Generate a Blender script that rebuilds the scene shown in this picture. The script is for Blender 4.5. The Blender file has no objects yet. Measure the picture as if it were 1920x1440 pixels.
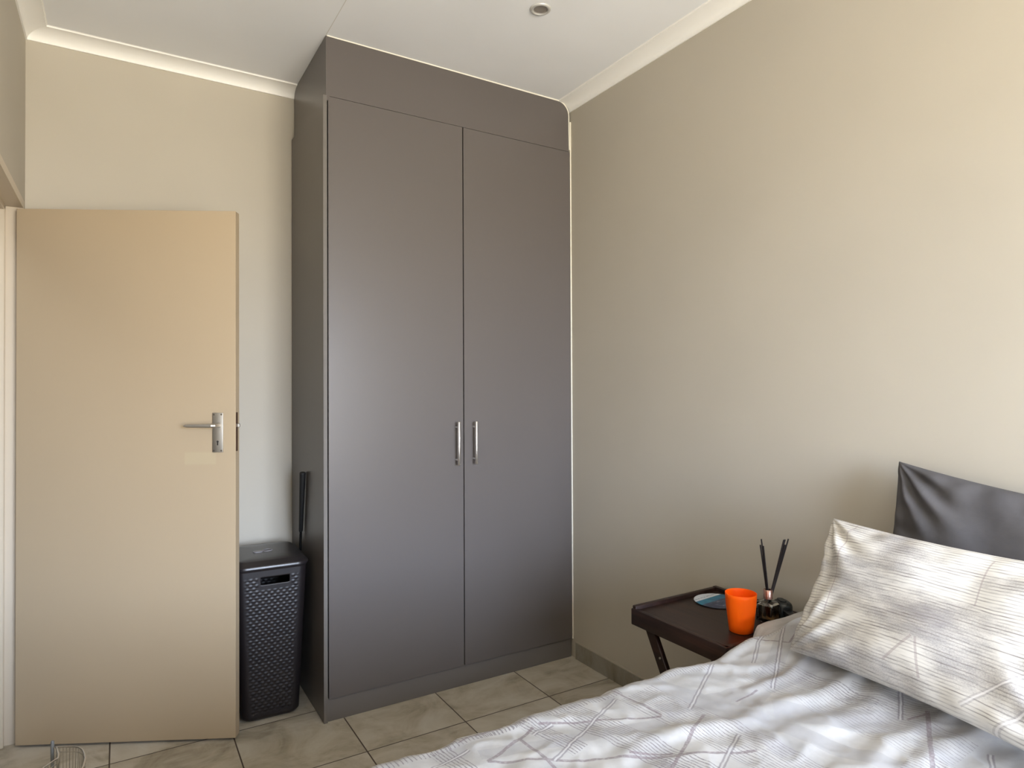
import bpy, bmesh, math, random
from mathutils import Vector, Matrix, noise
random.seed(7)
S = bpy.context.scene
PI = math.pi
R = math.radians

# ------------------------------------------------------------------ camera
YAW, PITCH, ROLL, FPX, EYE = R(31.2855), R(0.5348), R(-0.2477), 1210.18, 1.3426
r_ = Vector((math.cos(YAW), -math.sin(YAW), 0))
f_ = Vector((math.sin(YAW)*math.cos(PITCH), math.cos(YAW)*math.cos(PITCH), math.sin(PITCH)))
u_ = r_.cross(f_)
right = r_*math.cos(ROLL) + u_*math.sin(ROLL)
up = -r_*math.sin(ROLL) + u_*math.cos(ROLL)
cd = bpy.data.cameras.new('camera'); cam = bpy.data.objects.new('camera', cd); S.collection.objects.link(cam)
cd.sensor_width = 36; cd.lens = FPX*36/1920; cd.clip_start = 0.02
M = Matrix((right, up, -f_)).transposed().to_4x4(); M.translation = Vector((0, 0, EYE))
cam.matrix_world = M
S.camera = cam

# ------------------------------------------------------------------ daylight
WIN = (0.10, 1.85, 0.45, 2.25)            # window behind the photographer: x0, x1, z0, z1
YW = -2.10                               # near wall
W = bpy.data.worlds.new('world'); S.world = W; W.use_nodes = True
nt = W.node_tree; nt.nodes.clear()
wo = nt.nodes.new('ShaderNodeOutputWorld'); bg = nt.nodes.new('ShaderNodeBackground')
tc = nt.nodes.new('ShaderNodeTexCoord'); sx = nt.nodes.new('ShaderNodeSeparateXYZ'); rp = nt.nodes.new('ShaderNodeValToRGB')
mp = nt.nodes.new('ShaderNodeMapRange'); mp.inputs[1].default_value = -1; mp.inputs[2].default_value = 1
nt.links.new(tc.outputs['Generated'], sx.inputs[0]); nt.links.new(sx.outputs[2], mp.inputs[0])
nt.links.new(mp.outputs[0], rp.inputs[0]); nt.links.new(rp.outputs[0], bg.inputs[0]); nt.links.new(bg.outputs[0], wo.inputs[0])
cr = rp.color_ramp
cr.elements[0].position = 0.0; cr.elements[0].color = (0.60, 0.53, 0.43, 1)      # sunlit ground outside
cr.elements[1].position = 1.0; cr.elements[1].color = (1.00, 1.25, 1.70, 1)
e = cr.elements.new(0.47); e.color = (0.92, 0.84, 0.70, 1)
e = cr.elements.new(0.53); e.color = (1.12, 1.30, 1.62, 1)
bg.inputs[1].default_value = 13.0
pl = bpy.data.lights.new('window_portal', 'AREA'); pl.shape = 'RECTANGLE'; pl.size = WIN[1]-WIN[0]; pl.size_y = WIN[3]-WIN[2]
pl.cycles.is_portal = True
po = bpy.data.objects.new('window_portal', pl); S.collection.objects.link(po)
po.location = ((WIN[0]+WIN[1])/2, YW-0.12, (WIN[2]+WIN[3])/2); po.rotation_euler = (R(90), 0, 0)
hl = bpy.data.lights.new('hall_light', 'AREA'); hl.size = 0.5; hl.energy = 4; hl.color = (0.95, 0.97, 1.0)
ho = bpy.data.objects.new('hall_light', hl); S.collection.objects.link(ho); ho.location = (-0.95, 1.9, 2.7)

S.view_settings.view_transform = 'Standard'; S.view_settings.look = 'None'
S.view_settings.gamma = 1; S.view_settings.use_curve_mapping = False
S.view_settings.exposure = 1.08
try:
    S.cycles.use_denoising = True
    S.cycles.max_bounces = 12; S.cycles.diffuse_bounces = 8; S.cycles.sample_clamp_indirect = 8
    S.cycles.caustics_reflective = False; S.cycles.caustics_refractive = False
except Exception:
    pass

# ------------------------------------------------------------------ material helpers
def mat(name, col, rough=0.6, metal=0.0, spec=0.5, **kw):
    m = bpy.data.materials.new(name); m.use_nodes = True
    b = m.node_tree.nodes['Principled BSDF']
    b.inputs['Base Color'].default_value = (*col, 1); b.inputs['Roughness'].default_value = rough
    b.inputs['Metallic'].default_value = metal; b.inputs['Specular IOR Level'].default_value = spec
    for k, v in kw.items(): b.inputs[k].default_value = v
    return m
class N:
    """small node-writing helper"""
    def __init__(s, m): s.t = m.node_tree; s.b = s.t.nodes.get('Principled BSDF')
    def n(s, t, **kw):
        x = s.t.nodes.new(t)
        for k, v in kw.items(): setattr(x, k, v)
        return x
    def put(s, sock, v):
        if hasattr(v, 'is_output'): s.t.links.new(v, sock)
        else: sock.default_value = v
    def m(s, op, a, b=0.0, c=0.0, clamp=False):
        x = s.n('ShaderNodeMath', operation=op, use_clamp=clamp)
        s.put(x.inputs[0], a); s.put(x.inputs[1], b)
        if len(x.inputs) > 2: s.put(x.inputs[2], c)
        return x.outputs[0]
    def mix(s, f, a, b, mode='MIX'):
        x = s.n('ShaderNodeMix', data_type='RGBA', blend_type=mode)
        s.put(x.inputs[0], f); s.put(x.inputs[6], a); s.put(x.inputs[7], b); return x.outputs[2]
    def noise(s, vec, scale, detail=3, rough=0.5):
        x = s.n('ShaderNodeTexNoise'); s.put(x.inputs['Vector'], vec)
        x.inputs['Scale'].default_value = scale; x.inputs['Detail'].default_value = detail; x.inputs['Roughness'].default_value = rough
        return x.outputs[0]
    def ramp(s, v, *st):
        x = s.n('ShaderNodeValToRGB'); s.put(x.inputs[0], v); e = x.color_ramp.elements
        e[0].position, e[0].color = st[0][0], (*st[0][1], 1); e[1].position, e[1].color = st[-1][0], (*st[-1][1], 1)
        for p, c in st[1:-1]: q = e.new(p); q.color = (*c, 1)
        return x.outputs[0]
    def step(s, v, a, b):
        x = s.n('ShaderNodeMapRange', clamp=True); s.put(x.inputs[0], v); x.inputs[1].default_value = a; x.inputs[2].default_value = b
        return x.outputs[0]
    def coord(s, kind='Object'):
        return s.n('ShaderNodeTexCoord').outputs[kind]
    def pos(s): return s.n('ShaderNodeNewGeometry').outputs['Position']
    def bump(s, h, strength=0.2, dist=0.001, prev=None):
        x = s.n('ShaderNodeBump'); x.inputs['Strength'].default_value = strength; x.inputs['Distance'].default_value = dist
        s.put(x.inputs['Height'], h)
        if prev is not None: s.put(x.inputs['Normal'], prev)
        s.t.links.new(x.outputs[0], s.b.inputs['Normal']); return x.outputs[0]
    def map(s, vec, scale=(1, 1, 1), rot=(0, 0, 0), loc=(0, 0, 0)):
        x = s.n('ShaderNodeMapping'); s.put(x.inputs[0], vec); x.inputs['Scale'].default_value = scale
        x.inputs['Rotation'].default_value = rot; x.inputs['Location'].default_value = loc; return x.outputs[0]
    def base(s, c): s.put(s.b.inputs['Base Color'], c)

def paint(name, col, rough=0.7, scale=260, strength=0.12, mott=0.03):
    m = mat(name, col, rough, spec=0.3); k = N(m)
    p = k.pos(); n1 = k.noise(p, 1.7, 2); n2 = k.noise(p, scale, 2)
    c = k.mix(k.step(n1, 0.3, 0.7), tuple(x*(1-mott) for x in col)+(1,), tuple(x*(1+mott) for x in col)+(1,))
    k.base(c); k.bump(n2, strength, 0.0008); return m

M_wall = paint('wall_paint', (0.495, 0.455, 0.382))
M_ceil = paint('ceiling_paint', (0.86, 0.875, 0.90), 0.85, 180, 0.08)
M_corn = paint('cornice_paint', (0.93, 0.92, 0.89), 0.6, 120, 0.02, 0.01)
M_door = paint('door_enamel', (0.45, 0.355, 0.240), 0.36, 300, 0.03, 0.015)
M_frame = paint('frame_enamel', (0.58, 0.50, 0.39), 0.4, 200, 0.02, 0.01)
M_ward = paint('wardrobe_melamine', (0.118, 0.105, 0.100), 0.32, 700, 0.05, 0.012)
M_wardE = paint('wardrobe_edging', (0.15, 0.138, 0.126), 0.6, 300, 0.03, 0.01)
M_kick = paint('kick_melamine', (0.15, 0.138, 0.13), 0.4, 500, 0.03, 0.01)
M_dark = mat('shadow_gap_black', (0.02, 0.016, 0.014), 0.8)
M_caulk = paint('caulk', (0.80, 0.77, 0.67), 0.6, 90, 0.1, 0.02)
M_chrome = mat('chrome', (0.86, 0.83, 0.80), 0.30, 1.0)
M_steel = mat('brushed_steel', (0.58, 0.55, 0.50), 0.42, 1.0)
M_black = mat('black_plastic', (0.012, 0.014, 0.016), 0.35)
M_rubber = mat('black_rubber', (0.008, 0.008, 0.008), 0.6)
k = N(M_steel); p = k.map(k.coord(), (900, 900, 30)); k.bump(k.noise(p, 1, 2), 0.25, 0.0003)

def door_stain(m):          # faint glue rectangle under the handle (object space of the leaf: x along the leaf, z up)
    k = N(m); s = k.n('ShaderNodeSeparateXYZ'); k.put(s.inputs[0], k.coord())
    a = k.m('MULTIPLY', k.step(s.outputs[0], 0.618, 0.626), k.step(s.outputs[0], 0.742, 0.736))
    b = k.m('MULTIPLY', k.step(s.outputs[2], 1.058, 1.066), k.step(s.outputs[2], 1.112, 1.104))
    f = k.m('MULTIPLY', k.m('MULTIPLY', a, b), 0.35)
    old = k.b.inputs['Base Color'].links[0].from_socket
    k.base(k.mix(f, old, (0.50, 0.43, 0.28, 1)))
door_stain(M_door)

# floor tiles ------------------------------------------------------
TX, TY, TS = 0.7888, 2.3453, 0.4098
def tile_mat(name, joints=True, dark=1.0):
    m = mat(name, (0.3, 0.27, 0.22), 0.42, spec=0.35); k = N(m); p = k.pos()
    s = k.n('ShaderNodeSeparateXYZ'); k.put(s.inputs[0], p)
    ux = k.m('DIVIDE', k.m('SUBTRACT', s.outputs[0], TX-40*TS), TS); uy = k.m('DIVIDE', k.m('SUBTRACT', s.outputs[1], TY-40*TS), TS)
    ix = k.m('FLOOR', ux); iy = k.m('FLOOR', uy)
    off = k.n('ShaderNodeCombineXYZ'); k.put(off.inputs[0], k.m('MULTIPLY', ix, 3.71)); k.put(off.inputs[1], k.m('MULTIPLY', iy, 5.13)); k.put(off.inputs[2], k.m('MULTIPLY', ix, 1.3))
    v = k.n('ShaderNodeVectorMath', operation='ADD'); k.put(v.inputs[0], p); k.put(v.inputs[1], off.outputs[0]); v = v.outputs[0]
    n0 = k.n('ShaderNodeTexNoise'); k.put(n0.inputs['Vector'], v); n0.inputs['Scale'].default_value = 5.5
    n0.inputs['Detail'].default_value = 7; n0.inputs['Roughness'].default_value = 0.62; n0.inputs['Distortion'].default_value = 0.8
    st = k.map(v, (2.2, 7, 2.2), (0, 0, 0.5)); n1 = k.noise(st, 2.6, 5, 0.6)
    c = k.ramp(n0.outputs[0], (0.30, (0.27*dark, 0.235*dark, 0.175*dark)), (0.47, (0.43*dark, 0.385*dark, 0.305*dark)), (0.58, (0.50*dark, 0.46*dark, 0.385*dark)), (0.72, (0.56*dark, 0.53*dark, 0.46*dark)))
    c = k.mix(k.m('MULTIPLY', k.step(n1, 0.48, 0.72), 0.45), c, (0.58*dark, 0.55*dark, 0.48*dark, 1))
    if joints:
        fx = k.m('FRACT', ux); fy = k.m('FRACT', uy)
        dx = k.m('MINIMUM', fx, k.m('SUBTRACT', 1, fx)); dy = k.m('MINIMUM', fy, k.m('SUBTRACT', 1, fy))
        d = k.m('MINIMUM', dx, dy); g = k.step(d, 0.0072, 0.0042)
        c = k.mix(g, c, (0.075, 0.055, 0.045, 1)); k.bump(k.m('SUBTRACT', 1, g), 0.6, 0.002)
    k.base(c); k.put(k.b.inputs['Roughness'], k.m('ADD', 0.36, k.m('MULTIPLY', n0.outputs[0], 0.2))); return m
M_tile = tile_mat('floor_tile')
M_skirt = tile_mat('skirting_tile', False, 0.6)

# ------------------------------------------------------------------ mesh helpers
def obj(name, bm, m, parent=None, smooth=False, loc=None):
    bmesh.ops.recalc_face_normals(bm, faces=bm.faces)
    me = bpy.data.meshes.new(name); bm.to_mesh(me); bm.free()
    for mm in (m if isinstance(m, (list, tuple)) else [m]): me.materials.append(mm)
    if smooth:
        me.polygons.foreach_set('use_smooth', [True]*len(me.polygons))
        if smooth != 'all':
            try: me.set_sharp_from_angle(angle=R(38))
            except Exception: pass
    o = bpy.data.objects.new(name, me); S.collection.objects.link(o)
    if parent: o.parent = parent
    if loc: o.location = loc
    return o
def thing(name, label, cat, loc=(0, 0, 0), rz=0, group=None):
    o = bpy.data.objects.new(name, None); S.collection.objects.link(o); o.empty_display_size = 0.05
    o.location = loc; o.rotation_euler = (0, 0, rz); o['label'] = label; o['category'] = cat
    if group: o['group'] = group
    return o
def tag(o, label, cat, group=None):
    o['label'] = label; o['category'] = cat
    if group: o['group'] = group
    return o
def struct(name, bm, m, smooth=False):
    o = obj(name, bm, m, None, smooth); o['kind'] = 'structure'; return o
def box(bm, x0, x1, y0, y1, z0, z1, bev=0.0, seg=2, mi=0):
    r = bmesh.ops.create_cube(bm, size=1)
    for v in r['verts']:
        v.co = Vector((x0 if v.co.x < 0 else x1, y0 if v.co.y < 0 else y1, z0 if v.co.z < 0 else z1))
    fs = set(f for v in r['verts'] for f in v.link_faces)
    for f in fs: f.material_index = mi
    if bev:
        es = list(set(e for v in r['verts'] for e in v.link_edges))
        bmesh.ops.bevel(bm, geom=es, offset=bev, segments=seg, profile=0.5, affect='EDGES')
def B(*a, **k):
    bm = bmesh.new(); box(bm, *a, **k); return bm
def lathe(bm, prof, c=(0, 0, 0), n=48, cap=False):
    rings = []
    for r, z in prof:
        if r < 1e-6: rings.append([bm.verts.new((c[0], c[1], c[2]+z))])
        else: rings.append([bm.verts.new((c[0]+r*math.cos(2*PI*i/n), c[1]+r*math.sin(2*PI*i/n), c[2]+z)) for i in range(n)])
    for a, b in zip(rings, rings[1:]):
        for i in range(n):
            j = (i+1) % n
            if len(a) == 1 and len(b) == 1: continue
            if len(a) == 1: bm.faces.new((a[0], b[i], b[j]))
            elif len(b) == 1: bm.faces.new((a[i], b[0], a[j]))
            else: bm.faces.new((a[i], b[i], b[j], a[j]))
def tube(bm, pts, r, n=12, cap=True):
    pts = [Vector(p) for p in pts]; rr = r if isinstance(r, (list, tuple)) else [r]*len(pts)
    t0 = (pts[1]-pts[0]).normalized(); a = t0.orthogonal().normalized(); rings = []
    for i, p in enumerate(pts):
        t = ((pts[min(i+1, len(pts)-1)]-p).normalized() + (p-pts[max(i-1, 0)]).normalized())
        t = t.normalized() if t.length > 1e-6 else t0
        a = (a - t*a.dot(t)).normalized(); b = t.cross(a)
        rings.append([bm.verts.new(p + (a*math.cos(2*PI*k/n)+b*math.sin(2*PI*k/n))*rr[i]) for k in range(n)])
    for x, y in zip(rings, rings[1:]):
        for k in range(n): bm.faces.new((x[k], x[(k+1) % n], y[(k+1) % n], y[k]))
    if cap:
        bm.faces.new(rings[0]); bm.faces.new(rings[-1])
def prism(bm, poly, axis, a, b):
    """extrude a 2-D polygon along an axis (0: poly in yz, 1: poly in xz, 2: poly in xy)"""
    def P(q, t): return {0: (t, q[0], q[1]), 1: (q[0], t, q[1]), 2: (q[0], q[1], t)}[axis]
    A = [bm.verts.new(P(q, a)) for q in poly]; C = [bm.verts.new(P(q, b)) for q in poly]
    bm.faces.new(A); bm.faces.new(C); n = len(poly)
    for i in range(n): bm.faces.new((A[i], A[(i+1) % n], C[(i+1) % n], C[i]))
def rrect(cx, cy, w, d, r, n=6):
    out = []
    for sx_, sy_, a0 in ((1, 1, 0), (-1, 1, 90), (-1, -1, 180), (1, -1, 270)):
        for i in range(n+1):
            a = R(a0+90*i/n); out.append((cx+sx_*(w/2-r)+r*math.cos(a), cy+sy_*(d/2-r)+r*math.sin(a)))
    return out
def loft(bm, loops, cap0=True, cap1=True):
    L = [[bm.verts.new(p) for p in lp] for lp in loops]; n = len(L[0])
    for a, b in zip(L, L[1:]):
        for i in range(n): bm.faces.new((a[i], a[(i+1) % n], b[(i+1) % n], b[i]))
    if cap0: bm.faces.new(L[0])
    if cap1: bm.faces.new(L[-1])

# ------------------------------------------------------------------ room shell
X0, X2, Y2, H = -0.3234, 1.954, 3.1985, 2.795
DY0, DY1, DZ = 2.283, 3.107, 2.054       # doorway in the left wall
T = 0.13
struct('floor', B(X0-1.4, X2+T, YW-T, Y2+T, -0.06, 0), M_tile)
struct('ceiling', B(X0-1.4, X2+T, YW-T, Y2+T, H, H+0.06), M_ceil)
struct('wall_right', B(X2, X2+T, YW-T, Y2+T, 0, H), M_wall)
struct('wall_back', B(X0-1.4, X2, Y2, Y2+T, 0, H), M_wall)
bm = bmesh.new()
e_ = 0.004
box(bm, X0-T, X0, YW, DY0-e_, 0, H); box(bm, X0-T, X0, DY0-e_, DY1+e_, DZ+e_, H); box(bm, X0-T, X0, DY1+e_, Y2, 0, H)
struct('wall_left', bm, M_wall)
bm = bmesh.new()
box(bm, X0-T, WIN[0], YW-T, YW, 0, H); box(bm, WIN[1], X2, YW-T, YW, 0, H)
box(bm, WIN[0], WIN[1], YW-T, YW, 0, WIN[2]); box(bm, WIN[0], WIN[1], YW-T, YW, WIN[3], H)
struct('wall_front', bm, M_wall)
bm = bmesh.new()
box(bm, X0-1.4, X0-1.27, YW-T, Y2, 0, H); box(bm, X0-1.27, X0-T, YW-T, YW, 0, H)
struct('wall_hall', bm, M_wall)
bm = bmesh.new(); w = 0.045; yw0, yw1 = YW-0.10, YW-0.05
box(bm, WIN[0], WIN[0]+w, yw0, yw1, WIN[2], WIN[3]); box(bm, WIN[1]-w, WIN[1], yw0, yw1, WIN[2], WIN[3])
box(bm, WIN[0]+w, WIN[1]-w, yw0, yw1, WIN[2], WIN[2]+w); box(bm, WIN[0]+w, WIN[1]-w, yw0, yw1, WIN[3]-w, WIN[3])
box(bm, (WIN[0]+WIN[1])/2-w/2, (WIN[0]+WIN[1])/2+w/2, yw0, yw1, WIN[2]+w, WIN[3]-w)
struct('window_1', bm, M_caulk)

# cove cornice (profile: distance from the wall, drop from the ceiling)
CW, CD = 0.078, 0.044
def cove():
    p = [(0, -CD), (0.006, -CD)]
    for i in range(11):
        a = PI/2*i/10; p.append((0.006+(CW-0.014)*(1-math.cos(a)), -0.006-(CD-0.008)*(1-math.sin(a))))
    p += [(CW-0.004, -0.006), (CW-0.003, -0.001), (CW, -0.001), (CW, 0), (0, 0)]
    return p
cp = cove()
def cornice(name, wall, a, b):
    bm = bmesh.new(); ends = []
    for t, s in ((a, 1), (b, -1)):
        vs = []
        for d, z in cp:
            q = t + s*d                 # mitre both ends
            x, y = {'R': (X2-d, q), 'L': (X0+d, q), 'B': (q, Y2-d), 'F': (q, YW+d)}[wall]
            vs.append(bm.verts.new((x, y, H+z)))
        ends.append(vs)
    n = len(cp)
    for i in range(n): bm.faces.new((ends[0][i], ends[0][(i+1) % n], ends[1][(i+1) % n], ends[1][i]))
    bm.faces.new(ends[0]); bm.faces.new(ends[1])
    struct(name, bm, M_corn, smooth=True)
cornice('trim_1', 'B', X0, X2); cornice('trim_2', 'R', YW, Y2); cornice('trim_3', 'L', YW, Y2); cornice('trim_4', 'F', X0, X2)
# ceiling board joint
bm = bmesh.new(); prism(bm, [(0.7165, YW+0.1), (0.7185, YW+0.1), (0.7185, 2.63), (0.7165, 2.63)], 2, H-0.0008, H+0.001)
struct('trim_5', bm, paint('joint_filler', (0.66, 0.64, 0.60), 0.8))
# tile skirting with a pale mortar top edge
def skirt(name, x0, x1, y0, y1):
    bm = bmesh.new(); box(bm, x0, x1, y0, y1, 0, 0.0805); box(bm, x0, x1, y0, y1, 0.0805, 0.0845, mi=1); struct(name, bm, [M_skirt, M_mort])
M_mort = paint('mortar', (0.42, 0.38, 0.31), 0.8)
skirt('baseboard_right', X2-0.010, X2, YW, 2.60)
skirt('baseboard_back', X0+0.010, 0.703, Y2-0.010, Y2)
skirt('baseboard_left', X0, X0+0.010, YW, DY0-0.04)
# pressed steel door frame, with a rebate for the leaf
def jamb(bm, y, s):
    P = [(X0+0.004, y), (X0+0.004, y+s*0.032), (X0, y+s*0.032), (X0-T, y+s*0.032), (X0-T-0.004, y+s*0.032), (X0-T-0.004, y-s*0.016), (X0-0.054, y-s*0.016), (X0-0.051, y-s*0.013), (X0-0.051, y)]
    prism(bm, P, 2, 0, DZ)
bm = bmesh.new(); jamb(bm, DY1, 1); jamb(bm, DY0, -1)
z = DZ
prism(bm, [(X0+0.004, z), (X0+0.004, z+0.032), (X0-T-0.004, z+0.032), (X0-T-0.004, z-0.016), (X0-0.054, z-0.016), (X0-0.051, z-0.013), (X0-0.051, z)], 1, DY0-0.032, DY1+0.032)
struct('trim_6', bm, M_frame, smooth=True)
# pale sealant bead between wardrobe and right wall / ceiling
bm = bmesh.new(); box(bm, X2-0.006, X2, 2.630, 2.640, 0.09, 2.70)
struct('trim_7', bm, M_caulk)

# ------------------------------------------------------------------ room door
HX, HY, DA, DW, DT = -0.3364, 3.0654, R(-27.95), 0.813, 0.040
door = obj('door_1', B(0, DW, 0, DT, 0.010, 2.040, bev=0.0012, seg=1), M_door)
door.location = (HX, HY, 0); door.rotation_euler = (0, 0, DA); door['kind'] = 'structure'
def tilt(o): return o
hd = obj('door_handle', (lambda bm: (box(bm, 0.7275, 0.7676, -0.005, 0, 1.1075, 1.2600, bev=0.0022, seg=2), bm)[1])(bmesh.new()), M_steel, door, True)
# lever: spindle boss, neck and tapering arm
lx, lz, oy = 0.7515, 1.2120, -0.046
bm = bmesh.new()
tube(bm, [(lx, -0.004, lz), (lx, -0.012, lz), (lx, -0.030, lz), (lx-0.003, oy+0.004, lz), (lx-0.014, oy-0.002, lz)], [0.0105, 0.0085, 0.0075, 0.0078, 0.0078], 20)
arm = []
for i in range(12):
    t = i/11; x = lx-0.002-0.112*t; arm.append([(x, oy+0.0045*math.cos(a)*(1-0.35*t)+0.001*t, lz+(0.0080-0.0022*t)*math.sin(a)*(1 if i < 11 else 0.35)) for a in [2*PI*q/16 for q in range(16)]])
loft(bm, arm)
obj('lever', bm, M_steel, hd, True)
bm = bmesh.new()
for sx_ in (0.7335, 0.7615):
    for sz in (1.1145, 1.2530): tube(bm, [(sx_, -0.0045, sz), (sx_, -0.0058, sz)], 0.0034, 12)
obj('screw', bm, mat('screw_metal', (0.25, 0.22, 0.19), 0.4, 1.0), hd, True)
bm = bmesh.new(); tube(bm, [(0.7475, -0.0048, 1.1490), (0.7475, -0.0054, 1.1490)], 0.0040, 16); box(bm, 0.7452, 0.7498, -0.0054, -0.0048, 1.1350, 1.1490)
obj('keyhole', bm, M_dark, hd)
M_brown = mat('oxidised_lock', (0.10, 0.055, 0.035), 0.5, 0.3)
lk = obj('lock_faceplate', B(DW-0.001, DW+0.0008, 0.004, 0.022, 1.111, 1.261), M_brown, door)
obj('latch_bolt', B(DW, DW+0.011, 0.0075, 0.0195, 1.203, 1.217, bev=0.002), M_steel, lk)
bm = bmesh.new()
for hz in (0.25, 1.78): tube(bm, [(0.004, DT+0.004, hz), (0.004, DT+0.004, hz+0.10)], 0.006, 12)
obj('hinge', bm, M_steel, door, True)

# ------------------------------------------------------------------ built-in wardrobe
YF = 2.630
wd = thing('wardrobe', 'tall taupe built-in wardrobe with two flat doors reaching the ceiling', 'wardrobe', (1.33, 2.9, 0))
def wp(name, bm, m, smooth=False, parent=None):
    for v in bm.verts: v.co -= Vector((1.33, 2.9, 0))
    return obj(name, bm, m, parent or wd, smooth)
XL, XLU, ZS = 0.7045, 0.7165, 2.548
bm = bmesh.new(); box(bm, XL, XL+0.016, YF, Y2-0.011, 0, ZS, bev=0.0008, seg=1)
sp = wp('side_panel', bm, M_ward)
wp('edge_strip', B(XL, XL+0.0155, YF-0.0012, YF, 0.0, ZS), M_wardE, parent=sp)
wp('side_panel', B(X2-0.024, X2-0.008, YF+0.02, Y2-0.011, 0, ZS), M_ward)
# upper side panel scribed round the cornice
poly = [(YF, ZS-0.02), (Y2-0.012, ZS-0.02), (Y2-0.012, H-CD-0.004)]
for i in range(7):
    a = PI/2*i/6; poly.append((Y2-0.012-(CW-0.006)*(1-math.cos(a)), H-CD-0.003+(CD+0.001)*math.sin(a)))
poly += [(YF, H-0.002)]
bm = bmesh.new(); prism(bm, poly, 0, XLU, XLU+0.016)
wp('upper_side_panel', bm, M_ward)
# front bulkhead panel with its rounded, scribed corner
xr = X2-0.016; rr_ = 0.062
poly = [(XLU+0.0005, ZS-0.001), (xr, ZS-0.001), (xr, H-0.006-rr_)]
for i in range(1, 10):
    a = PI/2*i/9; poly.append((xr-rr_+rr_*math.cos(a), H-0.006-rr_+rr_*math.sin(a)))
poly += [(XLU+0.0005, H-0.003)]
bm = bmesh.new(); prism(bm, poly, 1, YF-0.0005, YF+0.016)
wp('bulkhead_panel', bm, M_ward)
# sealant bead that follows the bulkhead edge
path = [(XLU+0.004, H-0.0015)] + [(xr-rr_+(rr_+0.003)*math.cos(PI/2*i/9), H-0.005-rr_+(rr_+0.003)*math.sin(PI/2*i/9)) for i in range(9, -1, -1)] + [(xr+0.004, 2.66), (xr+0.0065, ZS+0.008)]
bm = bmesh.new(); tube(bm, [(x, YF+0.001, z) for x, z in path], 0.0034, 8)
wp('sealant_bead', bm, M_caulk, True)
wp('carcass', B(XL+0.018, X2-0.026, YF+0.030, Y2-0.012, 0.004, ZS-0.03), M_dark)
wp('kickboard', B(XL+0.016, X2-0.008, YF+0.008, YF+0.024, 0, 0.096), M_kick)
def wdoor(x0, x1, hx):
    d = wp('door', B(x0, x1, YF-0.001, YF+0.017, 0.093, ZS-0.0025, bev=0.0008, seg=1), M_ward)
    bm = bmesh.new(); yb = YF-0.032
    tube(bm, [(hx, yb, 1.006), (hx, yb, 1.0075), (hx, yb, 1.1985), (hx, yb, 1.200)], [0.0052, 0.0062, 0.0062, 0.0052], 20)
    for z in (1.030, 1.176): tube(bm, [(hx, yb, z), (hx, YF-0.001, z)], 0.0048, 14)
    wp('handle', bm, M_chrome, True, d)
wdoor(XL+0.0205, 1.3375, 1.300)
wdoor(1.3425, X2-0.0085, 1.3885)

# ------------------------------------------------------------------ recessed downlight
LX, LY = 1.369, 2.032
dl = thing('downlight', 'small round recessed downlight, switched off, in the white ceiling', 'ceiling light', (LX, LY, H))
bm = bmesh.new(); lathe(bm, [(0.026, -0.001), (0.027, -0.004), (0.030, -0.0065), (0.036, -0.006), (0.040, -0.003), (0.0405, 0), (0.030, 0), (0.026, -0.001)], n=56)
obj('trim_ring', bm, mat('satin_nickel', (0.72, 0.72, 0.70), 0.30, 0.45), dl, 'all')
bm = bmesh.new(); lathe(bm, [(0.0265, -0.0040), (0.0245, -0.0012), (0.0, -0.0010)], n=40)
obj('lamp_glass', bm, mat('frosted_lamp', (0.26, 0.235, 0.21), 0.35), dl, True)

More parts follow.
